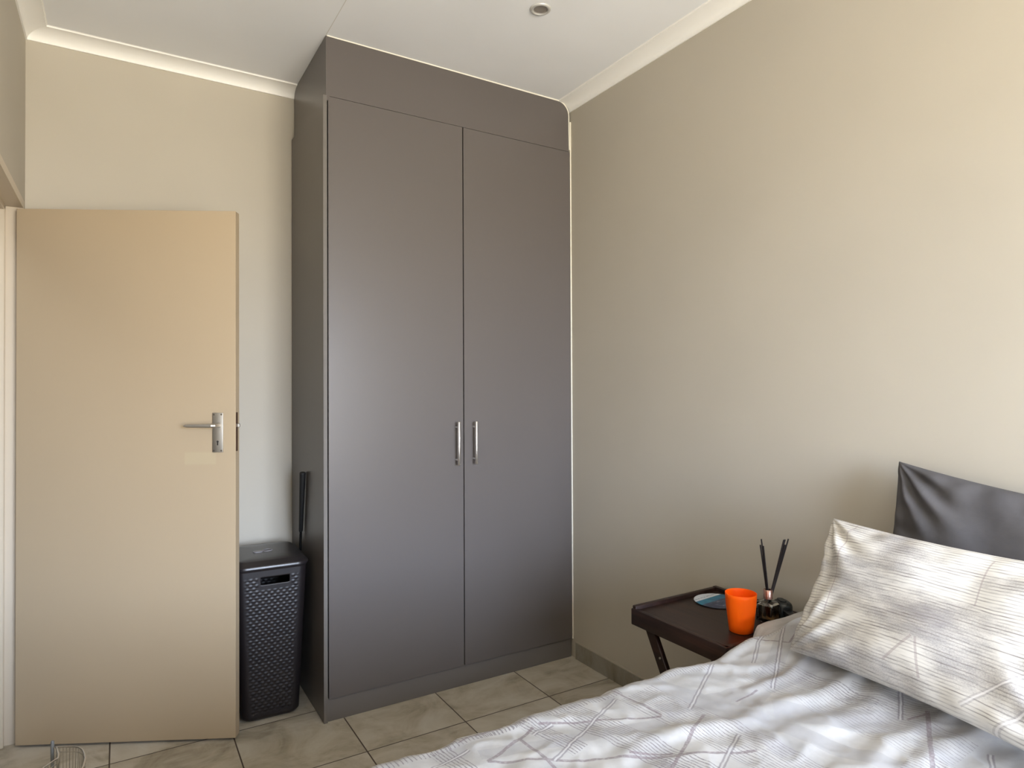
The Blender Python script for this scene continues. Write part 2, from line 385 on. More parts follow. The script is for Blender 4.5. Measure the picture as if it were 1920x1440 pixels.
# ------------------------------------------------------------------ laundry hamper
HCX, HCY = 0.538, 2.930
M_hamp = mat('dark_brown_plastic', (0.012, 0.009, 0.0095), 0.42, spec=0.42)
hamper = thing('laundry_hamper', 'slim dark brown woven-look plastic laundry hamper between door and wardrobe', 'laundry basket', (HCX, HCY, 0), R(-2))
PN, PZ = 300, 170
HW0, HD0, HW1, HD1, HH = 0.226, 0.290, 0.282, 0.330, 0.630
def hsec(t):
    return HW0+(HW1-HW0)*t, HD0+(HD1-HD0)*t
bm = bmesh.new(); rings = []
for j in range(PZ+1):
    t = j/PZ; w_, d_ = hsec(t); zz = 0.004+HH*t; rr = 0.034; ring = []
    inset = 0.010*max(0, 1-t/0.02)
    w2, d2 = w_-2*inset, d_-2*inset
    per = 2*(w2-2*rr)+2*(d2-2*rr)+2*PI*rr
    for i in range(PN):
        s = (i/PN)*per
        segs = [('l', w2-2*rr), ('a', PI*rr/2), ('l', d2-2*rr), ('a', PI*rr/2)]*2
        # start at the front-left, walk +x along the front
        cx0, cy0, ang = -(w2/2-rr), -d2/2, 0.0; x, y = cx0, cy0; lx_ = s; kx = 0.0; flat = 1.0
        for ty, L in segs:
            if lx_ <= L or (ty, L) is None:
                if ty == 'l':
                    x += lx_*math.cos(ang); y += lx_*math.sin(ang); e_ = min(lx_, L-lx_); flat = 1.0 if e_ > 0.004 else 0.5
                else:
                    th = lx_/rr; nx, ny = -math.sin(ang), math.cos(ang)
                    ccx, ccy = x+nx*rr, y+ny*rr; ang2 = ang+th
                    x, y = ccx+rr*math.sin(ang2), ccy-rr*math.cos(ang2); ang = ang2; flat = 0.0
                break
            lx_ -= L
            if ty == 'l': x += L*math.cos(ang); y += L*math.sin(ang)
            else:
                nx, ny = -math.sin(ang), math.cos(ang); ccx, ccy = x+nx*rr, y+ny*rr; ang += PI/2
                x, y = ccx+rr*math.sin(ang), ccy-rr*math.cos(ang)
        nx, ny = math.sin(ang), -math.cos(ang)
        # woven relief: staggered pillows
        wv = 0.0
        if flat > 0 and 0.035 < t < 0.93:
            front = ny < -0.9
            cell_u = 0.0235; u = (x if abs(ny) > 0.5 else y)/cell_u; v = zz/0.0125
            row = math.floor(v); uu = u + (0.5 if row % 2 else 0.0)
            a = abs(math.sin(PI*uu)); b = abs(math.sin(PI*v))
            wv = 0.0030*(a**0.9)*(b**0.8) - 0.0010
            wv *= min(1, (t-0.035)/0.02, (0.93-t)/0.012)*flat
            if front and abs(x-0.012) < 0.067 and 0.533 < zz < 0.610: wv = 0.0
        if t > 0.975: wv += 0.003
        ring.append(bm.verts.new((x+nx*wv, y+ny*wv, zz)))
    rings.append(ring)
for j in range(PZ):
    for i in range(PN):
        a, b, c, d = rings[j][i], rings[j][(i+1) % PN], rings[j+1][(i+1) % PN], rings[j+1][i]
        ce = (a.co+b.co+c.co+d.co)/4
        if ce.y < -0.12 and abs(ce.x-0.012) < 0.055 and 0.556 < ce.z < 0.584: continue
        bm.faces.new((a, b, c, d))
bm.faces.new(rings[0][::-1])
body = obj('basket', bm, M_hamp, hamper, 'all')
sm = body.modifiers.new('s', 'SOLIDIFY'); sm.thickness = 0.003; sm.offset = -1
bm = bmesh.new()
LW, LD = 0.297, 0.362
lp = []
for ins, z in ((0.006, 0.624), (0.0, 0.626), (0.0, 0.634), (0.003, 0.638), (0.007, 0.640), (0.024, 0.652), (0.029, 0.654), (0.060, 0.6575), (0.10, 0.659)):
    lp.append([(x, y, z) for x, y in rrect(0, 0, LW-2*ins, LD-2*ins, max(0.012, 0.050-ins*0.6), 8)])
loft(bm, lp)
M_lid = mat('brown_plastic_lid', (0.018, 0.015, 0.0155), 0.30, spec=0.55)
kk = N(M_lid); kk.bump(kk.noise(kk.map(kk.coord(), (500, 40, 500), (0, 0, 0.5)), 1, 2), 0.2, 0.0006)
lid = obj('lid', bm, M_lid, hamper, True)
bm = bmesh.new()
for i in range(24):
    pass
ring_p = [(0.004+0.019*math.cos(2*PI*i/28), -0.010+0.015*math.sin(2*PI*i/28), 0.6602) for i in range(29)]
tube(bm, ring_p, 0.0024, 8, cap=False)
loft(bm, [[(x, y, z) for x, y in rrect(-0.034, -0.016, 0.040, 0.030, 0.012, 5)] for z in (0.6590, 0.6620)])
obj('finger_grip', bm, mat('worn_grey_plastic', (0.22, 0.205, 0.21), 0.4), lid, True)
bm = bmesh.new(); loft(bm, [[(0.004+0.0175*math.cos(2*PI*i/28), -0.010+0.0135*math.sin(2*PI*i/28), z) for i in range(28)] for z in (0.6592, 0.6600)])
obj('finger_hole', bm, M_dark, lid)

# ------------------------------------------------------------------ golf club leaning beside the wardrobe
bm = bmesh.new()
g0, g1 = Vector((0.6898, 2.916, 0.985)), Vector((0.6975, 3.080, 0.03))
gd = (g1-g0).normalized()
club = thing('golf_club', 'black gripped golf club standing behind the hamper against the wardrobe side', 'golf club', tuple(g1))
def cl(name, bm, m, sm=True):
    for v in bm.verts: v.co -= g1
    return obj(name, bm, m, club, sm)
tube(bm, [g0, g0+gd*0.002, g0+gd*0.006, g0+gd*0.012, g0+gd*0.27, g0+gd*0.275], [0.008, 0.0125, 0.0137, 0.0133, 0.0088, 0.0070], 20)
cl('grip', bm, M_rubber)
bm = bmesh.new(); tube(bm, [g0+gd*0.27, g0+gd*0.45, g1], [0.0058, 0.0052, 0.0046], 14)
cl('shaft', bm, mat('dark_shaft', (0.02, 0.02, 0.02), 0.25, 0.6))
bm = bmesh.new()
loft(bm, [[(0.696-0.010+dx*0.5, 3.080+0.012-0.075*tt, 0.001+dz*(1-0.25*tt)) for dx, dz in ((0, 0), (0.016, 0), (0.018, 0.016), (0.012, 0.034), (0.004, 0.034), (0, 0.016))] for tt in (0, 0.3, 0.7, 1)])
cl('club_head', bm, M_steel, False)

# ------------------------------------------------------------------ wire basket on the floor by the door
M_wire = mat('chrome_wire', (0.75, 0.75, 0.75), 0.12, 1.0)
rk = thing('wire_basket', 'chrome wire basket with a grey corner post on the floor in front of the door', 'basket', (-0.155, 2.31, 0))
def rkp(name, bm, m, sm=True):
    for v in bm.verts: v.co -= Vector((-0.155, 2.31, 0))
    return obj(name, bm, m, rk, sm)
zr = 0.25
RIM = [(-.166, 2.436), (-.142, 2.4245), (-.120, 2.412), (-.106, 2.398), (-.096, 2.378), (-.090, 2.352), (-.086, 2.315), (-.090, 2.268), (-.104, 2.225), (-.130, 2.190), (-.165, 2.172), (-.196, 2.184), (-.216, 2.214), (-.216, 2.262), (-.200, 2.305), (-.178, 2.335), (-.157, 2.360), (-.156, 2.385), (-.161, 2.412)]
def rim(z, ins=0.0):
    c = Vector((-.145, 2.30)); k_ = 1-ins/0.08
    return [(c.x+(x-c.x)*k_, c.y+(y-c.y)*k_, z) for x, y in RIM]
bm = bmesh.new(); p = rim(zr); tube(bm, p+[p[0]], 0.0028, 10, cap=False)
rkp('rim', bm, M_wire)
bm = bmesh.new()
def samp(loop, n):
    L = loop+[loop[0]]; d = [0]
    for a, b in zip(L, L[1:]): d.append(d[-1]+(Vector(a)-Vector(b)).length)
    out = []
    for i in range(n):
        t = d[-1]*i/n; j = max(q for q in range(len(d)) if d[q] <= t+1e-9); j = min(j, len(L)-2)
        f = (t-d[j])/max(1e-9, d[j+1]-d[j]); out.append(Vector(L[j]).lerp(Vector(L[j+1]), f))
    return out
top, bot = samp(rim(zr), 64), samp(rim(0.006, 0.012), 64)
for a, b in zip(top, bot): tube(bm, [a, b], 0.0010, 6)
for q in (0.235, 0.17, 0.09, 0.006):
    p = rim(q, 0.012*(1-q/0.25)); tube(bm, p+[p[0]], 0.0012, 6, cap=False)
rkp('wires', bm, M_wire)
bm = bmesh.new(); px_, py_ = -0.1765, 2.4520
tube(bm, [(px_, py_, 0.0), (px_, py_, 0.262), (px_, py_, 0.266)], [0.0052, 0.0052, 0.0036], 16)
rkp('post', bm, mat('grey_post', (0.22, 0.22, 0.21), 0.4, 0.2))
bm = bmesh.new(); tube(bm, [(-0.1765, 2.4520, 0.244), (-0.170, 2.442, 0.248), (-0.166, 2.436, 0.25)], 0.0022, 8)
rkp('cross_wire', bm, M_wire)

# ------------------------------------------------------------------ folding tray side table
M_wood = mat('mahogany_stain', (0.05, 0.02, 0.013), 0.40, spec=0.38)
k = N(M_wood); v = k.map(k.coord(), (60, 5, 60)); n1 = k.noise(v, 1, 4, 0.6)
k.base(k.ramp(n1, (0.3, (0.010, 0.0045, 0.0035)), (0.55, (0.024, 0.010, 0.007)), (0.8, (0.045, 0.019, 0.013))))
k.bump(n1, 0.15, 0.0004)
TX0, TX1, TY0, TY1, TZ = 1.503, 1.925, 1.284, 1.692, 0.588
tb = thing('side_table', 'dark mahogany folding side table with a shallow tray top beside the bed', 'side table', ((TX0+TX1)/2, (TY0+TY1)/2, 0))
TC = Vector(((TX0+TX1)/2, (TY0+TY1)/2, 0))
def tp(name, bm, m=M_wood, sm=True):
    for v in bm.verts: v.co -= TC
    return obj(name, bm, m, tb, sm)
tp('tray_floor', B(TX0+0.018, TX1-0.018, TY0+0.018, TY1-0.018, TZ-0.012, TZ, bev=0.0005, seg=1))
tp('front_rail', B(TX0, TX0+0.019, TY0, TY1, TZ-0.052, TZ+0.003, bev=0.003))
tp('back_rail', B(TX1-0.019, TX1, TY0, TY1, TZ-0.052, TZ+0.014, bev=0.003))
tp('side_rail', B(TX0+0.006, TX1-0.0195, TY1-0.0185, TY1-0.0005, TZ-0.052, TZ+0.013, bev=0.003))
tp('side_rail', B(TX0+0.006, TX1-0.0195, TY0+0.0005, TY0+0.0185, TZ-0.052, TZ+0.003, bev=0.003))
def leg(x0, x1, ya, yb, zt=TZ-0.05):
    bm = bmesh.new(); w = 0.022
    prism(bm, [(ya-w, zt), (ya+w, zt), (yb+w, 0.0), (yb-w, 0.0)], 0, x0, x1)
    bmesh.ops.bevel(bm, geom=list(bm.edges), offset=0.002, segments=1, affect='EDGES')
    tp('leg', bm)
leg(TX0+0.024, TX0+0.042, 1.632, 1.340); leg(TX0+0.044, TX0+0.062, 1.345, 1.645)
leg(TX1-0.042, TX1-0.024, 1.632, 1.340); leg(TX1-0.062, TX1-0.044, 1.345, 1.645)
bm = bmesh.new(); tube(bm, [(TX0+0.0205, 1.577, 0.455), (TX0+0.0245, 1.577, 0.455)], 0.0035, 12)
tp('screw', bm, M_steel)
bm = bmesh.new(); tube(bm, [(TX0+0.03, 1.49, 0.27), (TX1-0.03, 1.49, 0.27)], 0.008, 12)
tp('spreader_bar', bm)

# orange tumbler
M_or = mat('orange_plastic', (1.0, 0.125, 0.002), 0.5, spec=0.18); N(M_or).b.inputs['Subsurface Weight'].default_value = 0.15
N(M_or).b.inputs['Subsurface Radius'].default_value = (0.02, 0.006, 0.002)
bm = bmesh.new()
lathe(bm, [(0, 0.0), (0.0335, 0.0), (0.0360, 0.002), (0.0385, 0.022), (0.0455, 0.085), (0.0470, 0.108), (0.0476, 0.1185), (0.0468, 0.1190), (0.0458, 0.1175), (0.0450, 0.108), (0.0435, 0.085), (0.0365, 0.022), (0.033, 0.005), (0, 0.004)], n=64)
o = obj('tumbler', bm, M_or, None, 'all', loc=(1.657, 1.357, TZ+0.0004))
tag(o, 'bright orange empty plastic tumbler on the dark side table', 'cup')

# printed round mat
MD = mat('printed_disc', (0.5, 0.5, 0.5), 0.3); k = N(MD)
s = k.n('ShaderNodeSeparateXYZ'); k.put(s.inputs[0], k.coord())
q = k.m('SUBTRACT', s.outputs[1], k.m('MULTIPLY', s.outputs[0], 0.08))
nz = k.noise(k.map(k.coord(), (26, 60, 1), (0, 0, 0.6)), 1, 4, 0.6)
low = k.ramp(nz, (0.35, (0.004, 0.012, 0.045)), (0.50, (0.012, 0.03, 0.09)), (0.60, (0.10, 0.11, 0.17)), (0.72, (0.42, 0.40, 0.45)))
n2 = k.noise(k.map(k.coord(), (30, 30, 1)), 1, 3)
teal = k.ramp(n2, (0.35, (0.005, 0.10, 0.22)), (0.7, (0.02, 0.24, 0.38)))
c = k.mix(k.step(q, 0.002, 0.004), low, teal)
c = k.mix(k.step(q, 0.036, 0.038), c, (0.66, 0.70, 0.78, 1))
ln = k.m('MULTIPLY', k.m('MULTIPLY', k.step(k.m('ABSOLUTE', k.m('SUBTRACT', q, 0.052)), 0.0040, 0.0025), k.step(k.noise(k.map(k.coord(), (160, 160, 1)), 1, 1), 0.42, 0.5)), 0.6)
c = k.mix(ln, c, (0.05, 0.12, 0.22, 1)); k.base(c)
dz = bmesh.new(); lathe(dz, [(0, 0), (0.0810, 0), (0.0820, 0.001), (0.0820, 0.003), (0.0813, 0.0036)], n=64)
disc = thing('round_coaster', 'large round coaster printed white, teal and navy, left of the tumbler', 'coaster', (1.815, 1.588, TZ))
obj('rim', dz, M_black, disc, True)
bm = bmesh.new(); lathe(bm, [(0.0813, 0.0030), (0.0805, 0.0037), (0, 0.0037)], n=64)
obj('printed_face', bm, MD, disc, True)

# reed diffuser
DX, DYY = 1.808, 1.373
df = thing('reed_diffuser', 'square glass reed diffuser bottle with black sticks behind the orange tumbler', 'reed diffuser', (DX, DYY, TZ), R(8))
M_glass = mat('clear_glass', (0.96, 0.98, 0.97), 0.03); N(M_glass).b.inputs['Transmission Weight'].default_value = 1.0; N(M_glass).b.inputs['IOR'].default_value = 1.45
M_oil = mat('amber_oil', (0.50, 0.30, 0.13), 0.05); N(M_oil).b.inputs['Transmission Weight'].default_value = 0.75; N(M_oil).b.inputs['IOR'].default_value = 1.40
bm = bmesh.new(); w = 0.056
def sq(w, z, r=0.005): return [(x, y, z) for x, y in rrect(0, 0, w, w, r, 4)]
loft(bm, [sq(w-0.004, 0), sq(w, 0.0015), sq(w, 0.057), sq(w-0.005, 0.0615), sq(0.026, 0.0645, 0.012), sq(0.023, 0.067, 0.0114), sq(0.023, 0.0705, 0.0114), sq(0.017, 0.0705, 0.008), sq(0.017, 0.062, 0.008), sq(w-0.016, 0.0565), sq(w-0.009, 0.053), sq(w-0.009, 0.0105), sq(w-0.016, 0.009)])
obj('bottle', bm, M_glass, df, True)
bm = bmesh.new(); loft(bm, [sq(w-0.0100, 0.0098), sq(w-0.0096, 0.011), sq(w-0.0096, 0.049), sq(w-0.0096, 0.0492)])
obj('scented_oil', bm, M_oil, df, True)
bm = bmesh.new(); lathe(bm, [(0.0135, 0.0705), (0.0145, 0.0715), (0.0145, 0.099), (0.0135, 0.1005), (0.0095, 0.1005), (0.0095, 0.0705), (0.0135, 0.0705)], n=36)
obj('collar', bm, mat('copper_collar', (0.62, 0.36, 0.29), 0.25, 0.9), df, True)
M_reed = mat('black_reed', (0.014, 0.010, 0.012), 0.75)
Mi = Matrix.Rotation(-R(8), 4, 'Z')
def reed(dx, dy, L, x0=0.0, y0=0.0):
    # dx/dy: world lean per metre
    d = Vector((dx, dy, 1)).normalized(); a = Vector((x0, y0, 0.014)) - d*0.0; b = a + d*L
    bm = bmesh.new(); tube(bm, [Mi @ (a+Vector((0, 0, 0))), Mi @ b], 0.0023, 10); obj('reed', bm, M_reed, df, True)
lean = r_                                   # leaning sideways in the room, not a camera trick: x/y direction only
reed(-0.095, 0.060, 0.252, 0.006, -0.005); reed(-0.112, 0.066, 0.233, 0.007, -0.002); reed(-0.085, 0.050, 0.230, 0.004, -0.007)
for i, (dx, dy, L) in enumerate(((0.235, -0.145, 0.258), (0.262, -0.155, 0.262), (0.210, -0.135, 0.255), (0.272, -0.140, 0.238), (0.225, -0.168, 0.242), (0.250, -0.125, 0.232))):
    reed(dx, dy, L, -0.010+0.002*(i % 3), 0.006-0.003*(i % 2))

# black gadget behind the bottle
gd_ = thing('black_gadget', 'rounded black gadget with a flat strap lying behind the diffuser bottle', 'gadget', (1.874, 1.368, TZ+0.0004), R(-30))
bm = bmesh.new(); lp = []
for ins, z in ((0.004, 0), (0, 0.004), (0, 0.040), (0.003, 0.048), (0.009, 0.053), (0.016, 0.0535)):
    lp.append([(x, y, z) for x, y in rrect(0, 0, 0.056-2*ins, 0.070-2*ins, 0.026-ins*0.6, 8)])
loft(bm, lp); obj('case', bm, mat('black_satin', (0.012, 0.016, 0.018), 0.3), gd_, True)
bm = bmesh.new(); lp = []
for z in (0.0530, 0.0560): lp.append([(x, y, z) for x, y in rrect(0, 0.004, 0.020, 0.040, 0.009, 6)])
loft(bm, lp); obj('top_button', bm, M_black, gd_, True)
bm = bmesh.new(); box(bm, -0.014, 0.014, -0.090, -0.033, 0.020, 0.034, bev=0.003)
obj('strap', bm, M_black, gd_, True)

# ------------------------------------------------------------------ printed bed linen: sketchy strokes and hatching as node groups
def make_band_group():
    g = bpy.data.node_groups.new('linen_band', 'ShaderNodeTree')
    for nm, ty in (('P', 'NodeSocketVector'), ('Ax', 'NodeSocketFloat'), ('Ay', 'NodeSocketFloat'), ('Dx', 'NodeSocketFloat'), ('Dy', 'NodeSocketFloat'), ('L', 'NodeSocketFloat'), ('Half', 'NodeSocketFloat'), ('Freq', 'NodeSocketFloat'), ('Cross', 'NodeSocketFloat'), ('Duty', 'NodeSocketFloat')):
        g.interface.new_socket(nm, in_out='INPUT', socket_type=ty)
    g.interface.new_socket('Mask', in_out='OUTPUT', socket_type='NodeSocketFloat')
    class G: node_tree = g
    k = N(G); i = g.nodes.new('NodeGroupInput'); o = g.nodes.new('NodeGroupOutput'); I = i.outputs
    s = k.n('ShaderNodeSeparateXYZ'); k.put(s.inputs[0], I['P'])
    px = k.m('SUBTRACT', s.outputs[0], I['Ax']); py = k.m('SUBTRACT', s.outputs[1], I['Ay'])
    t = k.m('ADD', k.m('MULTIPLY', px, I['Dx']), k.m('MULTIPLY', py, I['Dy']))
    c = k.m('SUBTRACT', k.m('MULTIPLY', px, I['Dy']), k.m('MULTIPLY', py, I['Dx']))
    inl = k.m('MULTIPLY', k.m('GREATER_THAN', t, 0), k.m('LESS_THAN', t, I['L']))
    edge = k.m('MULTIPLY', k.m('SUBTRACT', I['Half'], k.m('ABSOLUTE', c)), 900, clamp=True)
    q = k.m('ADD', k.m('MULTIPLY', c, k.m('SUBTRACT', 1, I['Cross'])), k.m('MULTIPLY', t, I['Cross']))
    fr = k.m('FRACT', k.m('MULTIPLY', k.m('ADD', q, 50), I['Freq']))
    tri = k.m('ABSOLUTE', k.m('SUBTRACT', k.m('MULTIPLY', fr, 2), 1))
    st = k.m('MULTIPLY', k.m('ADD', k.m('SUBTRACT', tri, 1), I['Duty']), 4.0, clamp=True)
    k.put(o.inputs[0], k.m('MULTIPLY', k.m('MULTIPLY', inl, edge), st)); return g
GB = make_band_group()
def band(k, P, A, Bp, width, spacing=0.0, cross=False, duty=0.5):
    g = k.n('ShaderNodeGroup'); g.node_tree = GB; k.put(g.inputs['P'], P)
    d = Vector((Bp[0]-A[0], Bp[1]-A[1])); L = d.length; d.normalize()
    for nm, v in (('Ax', A[0]), ('Ay', A[1]), ('Dx', d.x), ('Dy', d.y), ('L', L), ('Half', width/2), ('Freq', 1/spacing if spacing else 0.0), ('Cross', 1.0 if cross else 0.0), ('Duty', duty if spacing else 3.0)):
        g.inputs[nm].default_value = v
    return g.outputs[0]
def fabric_bump(k, P, s=1.0):
    n1 = k.noise(P, 900, 1); n2 = k.noise(P, 28, 3)
    k.bump(k.m('ADD', k.m('MULTIPLY', n1, 0.0004), k.m('MULTIPLY', n2, 0.0022*s)), 0.7, 1.0)

def unproj(u, v, zp=0.612):       # where a print detail seen in the photograph lies on the flat top of the duvet
    a = (u-960)/FPX; b = (720-v)/FPX
    d = right*a + up*b + f_
    t = (zp-EYE)/d.z; return (d.x*t, d.y*t)

M_duv = mat('printed_duvet', (0.7, 0.7, 0.72), 0.55, spec=0.25); k = N(M_duv)
k.b.inputs['Sheen Weight'].default_value = 0.15
P0 = k.n('ShaderNodeUVMap'); P0.uv_map = 'cloth'; P0 = P0.outputs[0]
wob = k.n('ShaderNodeTexNoise'); k.put(wob.inputs['Vector'], P0); wob.inputs['Scale'].default_value = 60; wob.inputs['Detail'].default_value = 2
wv = k.n('ShaderNodeVectorMath', operation='SCALE'); k.put(wv.inputs[0], wob.outputs['Color']); wv.inputs['Scale'].default_value = 0.004
P = k.n('ShaderNodeVectorMath', operation='ADD'); k.put(P.inputs[0], P0); k.put(P.inputs[1], wv.outputs[0]); P = P.outputs[0]
base = k.ramp(k.noise(P0, 7, 4, 0.6), (0.35, (0.34, 0.335, 0.335)), (0.5, (0.42, 0.415, 0.41)), (0.65, (0.50, 0.495, 0.49)))
brk = k.step(k.noise(P0, 130, 3, 0.7), 0.36, 0.52)
brk2 = k.step(k.noise(P0, 11, 3, 0.6), 0.40, 0.58)
def acc(lst):
    a = lst[0]
    for b in lst[1:]: a = k.m('MAXIMUM', a, b)
    return a
U = unproj
# broad tinted bands
tint = acc([band(k, P, U(*a), U(*b), w) for a, b, w in (((1130, 1240), (1700, 1440), 0.055), ((1290, 1290), (1480, 1410), 0.05), ((1240, 1330), (1560, 1250), 0.06), ((1450, 1330), (1880, 1380), 0.09), ((900, 1410), (1250, 1350), 0.04), ((1480, 1200), (1400, 1330), 0.05))])
# hatched fields (thin parallel lines)
hat = acc([band(k, P, U(*a), U(*b), w, s_, cr_, du) for a, b, w, s_, cr_, du in (
    ((1190, 1295), (1560, 1470), 0.13, 0.0085, False, 0.34), ((1420, 1250), (1800, 1420), 0.15, 0.0095, False, 0.26),
    ((1060, 1325), (1330, 1450), 0.085, 0.0080, False, 0.42), ((980, 1345), (1090, 1400), 0.05, 0.0075, False, 0.42),
    ((690, 1432), (990, 1335), 0.055, 0.0095, True, 0.38), ((820, 1395), (900, 1460), 0.05, 0.0075, False, 0.45),
    ((1220, 1262), (1330, 1240), 0.05, 0.0080, True, 0.32), ((1330, 1215), (1460, 1195), 0.05, 0.0085, True, 0.28),
    ((1240, 1420), (1340, 1470), 0.05, 0.0070, False, 0.5), ((1590, 1300), (1760, 1350), 0.07, 0.0080, False, 0.30),
    ((880, 1375), (1160, 1290), 0.035, 0.0085, True, 0.40), ((1500, 1270), (1640, 1330), 0.06, 0.0080, False, 0.35),
    ((1700, 1420), (1900, 1500), 0.10, 0.0085, False, 0.3))])
# mauve brush strokes
strk = acc([band(k, P, U(*a), U(*b), w) for a, b, w in (
    ((915, 1424), (1000, 1358), 0.0095), ((915, 1424), (1420, 1404), 0.0085), ((973, 1377), (1065, 1452), 0.0090),
    ((1010, 1352), (1240, 1340), 0.0075), ((1240, 1338), (1150, 1290), 0.0070), ((1255, 1440), (1320, 1336), 0.0090),
    ((1738, 1345), (1748, 1440), 0.0100), ((1395, 1205), (1480, 1222), 0.0060), ((1480, 1222), (1520, 1190), 0.0060), ((1700, 1352), (1740, 1349), 0.008),
    ((1180, 1408), (1262, 1404), 0.0075), ((860, 1385), (940, 1352), 0.0065), ((1380, 1310), (1420, 1290), 0.006))])
# paired pale ribbons with dark edges
rib, ribe = [], []
for a, b in (((1155, 1305), (1040, 1420)), ((1336, 1240), (1292, 1325)), ((1474, 1175), (1448, 1285)), ((1385, 1372), (1348, 1440)), ((1688, 1308), (1688, 1350)), ((1856, 1415), (1862, 1450)), ((880, 1400), (800, 1440)), ((1000, 1370), (1035, 1352)), ((1425, 1205), (1412, 1240))):
    rib.append(band(k, P, U(*a), U(*b), 0.0050)); ribe.append(band(k, P, U(*a), U(*b), 0.0125))
rib, ribe = acc(rib), acc(ribe)
c = k.mix(k.m('MULTIPLY', tint, 0.5), base, (0.33, 0.325, 0.34, 1))
c = k.mix(k.m('MULTIPLY', k.m('MULTIPLY', hat, k.m('ADD', k.m('MULTIPLY', brk, 0.65), 0.35)), 0.85), c, (0.15, 0.13, 0.145, 1))
c = k.mix(k.m('MULTIPLY', k.m('MULTIPLY', strk, k.m('ADD', k.m('MULTIPLY', brk, 0.45), 0.55)), 0.72), c, (0.17, 0.13, 0.145, 1))
c = k.mix(k.m('MULTIPLY', ribe, 0.62), c, (0.17, 0.15, 0.17, 1))
c = k.mix(k.m('MULTIPLY', rib, 0.9), c, (0.50, 0.495, 0.49, 1))
k.base(c); fabric_bump(k, P0)

# ------------------------------------------------------------------ bed
BX0, BX1, BY0, BY1 = -0.02, 1.925, -0.12, 1.215
bed = thing('bed', 'double bed with its head against the right wall', 'bed', ((BX0+BX1)/2, (BY0+BY1)/2, 0))
BC = Vector(((BX0+BX1)/2, (BY0+BY1)/2, 0))
def bp_(name, bm, m, sm=True):
    for v in bm.verts: v.co -= BC
    return obj(name, bm, m, bed, sm)
M_matt = mat('mattress_ticking', (0.62, 0.61, 0.58), 0.8)
bp_('mattress', B(BX0+0.01, BX1-0.005, BY0+0.01, BY1-0.01, 0.325, 0.565, bev=0.03, seg=4), M_matt)
bp_('bed_base', B(BX0+0.02, BX1-0.01, BY0+0.02, BY1-0.02, 0.10, 0.325, bev=0.008), mat('base_fabric', (0.10, 0.09, 0.085), 0.9))
for x in (BX0+0.12, BX1-0.12):
    for y in (BY0+0.12, BY1-0.12): bp_('leg', B(x-0.025, x+0.025, y-0.025, y+0.025, 0, 0.10), M_wood)

# duvet: a sheet folded over the mattress edges
ZT = 0.605
def fold(a, lo, hi, r=0.055):
    """sheet coordinate -> (position, drop)"""
    for s, L in ((1, hi), (-1, lo)):
        d = s*(a-L)
        if d > 0:
            if d < r*PI/2: th = d/r; return L+s*r*math.sin(th), r*(1-math.cos(th)), th/(PI/2)
            return L+s*(r+0.012*min(1, (d-r*PI/2)/0.15)), r+(d-r*PI/2), 1.0
    return a, 0.0, 0.0
RIDGES = []        # soft folds: start, end, width, height
for a, b, w_, h_ in (((1400, 1345), (1640, 1262), 0.030, 0.016), ((1440, 1385), (1700, 1290), 0.036, 0.011), ((1180, 1405), (1330, 1355), 0.024, 0.011),
                     ((1500, 1400), (1560, 1370), 0.03, 0.010), ((1730, 1420), (1880, 1370), 0.028, 0.013), ((1640, 1410), (1780, 1350), 0.025, 0.010),
                     ((1260, 1250), (1420, 1245), 0.022, 0.008), ((1380, 1215), (1490, 1190), 0.02, 0.010), ((980, 1350), (1100, 1345), 0.02, 0.006), ((1010, 1420), (1160, 1380), 0.03, 0.006),
                     ((1520, 1235), (1420, 1290), 0.018, 0.009)):
    RIDGES.append((Vector(unproj(*a)), Vector(unproj(*b)), w_, h_))
def duvet_h(x, y):
    z = 0.0
    for A, Bq, w_, h_ in RIDGES:
        d = Bq-A; L = d.length; d = d/L; p = Vector((x, y))-A; t = p.dot(d); s = p.x*d.y-p.y*d.x
        s += 0.012*math.sin(t*16)
        e_ = 1.0 if 0 <= t <= L else math.exp(-((min(abs(t), abs(t-L)))/0.05)**2)
        z += 0.62*h_*math.exp(-(s/w_)**2)*e_ - 0.25*h_*math.exp(-((s-1.7*w_)/w_)**2)*e_
    z += 0.006*noise.noise(Vector((x*3.1, y*3.1, 0.3))) + 0.0045*noise.noise(Vector((x*9, y*9, 2.3))) + 0.0018*noise.noise(Vector((x*26+3*noise.noise(Vector((x*4, y*4, 0))), y*14, 5.1)))
    q = Vector((x*4.2+1.5*noise.noise(Vector((x*2, y*2, 7))), y*7.5+x*2.5, 1.9))
    z += 0.0075*(1-min(1, abs(noise.noise(q))*5.5))*max(0, noise.noise(Vector((x*2.2, y*2.2, 4.4)))+0.25)
    q = Vector((x*13-y*6, y*11+x*8, 8.1)); z += 0.0022*(1-min(1, abs(noise.noise(q))*4))
    return z
def duvet_bump(x, y):    # where the sleeping pillow underneath lifts the duvet
    t = max(0.0, min(1.0, (x-1.40)/0.34)); t = t*t*(3-2*t)
    return 0.058*t
bm = bmesh.new(); uvl = bm.loops.layers.uv.new('cloth')
a0, a1, b0, b1 = BX0-0.30, 1.905, BY0-0.30, BY1+0.34
NA, NB = 420, 360; G = []
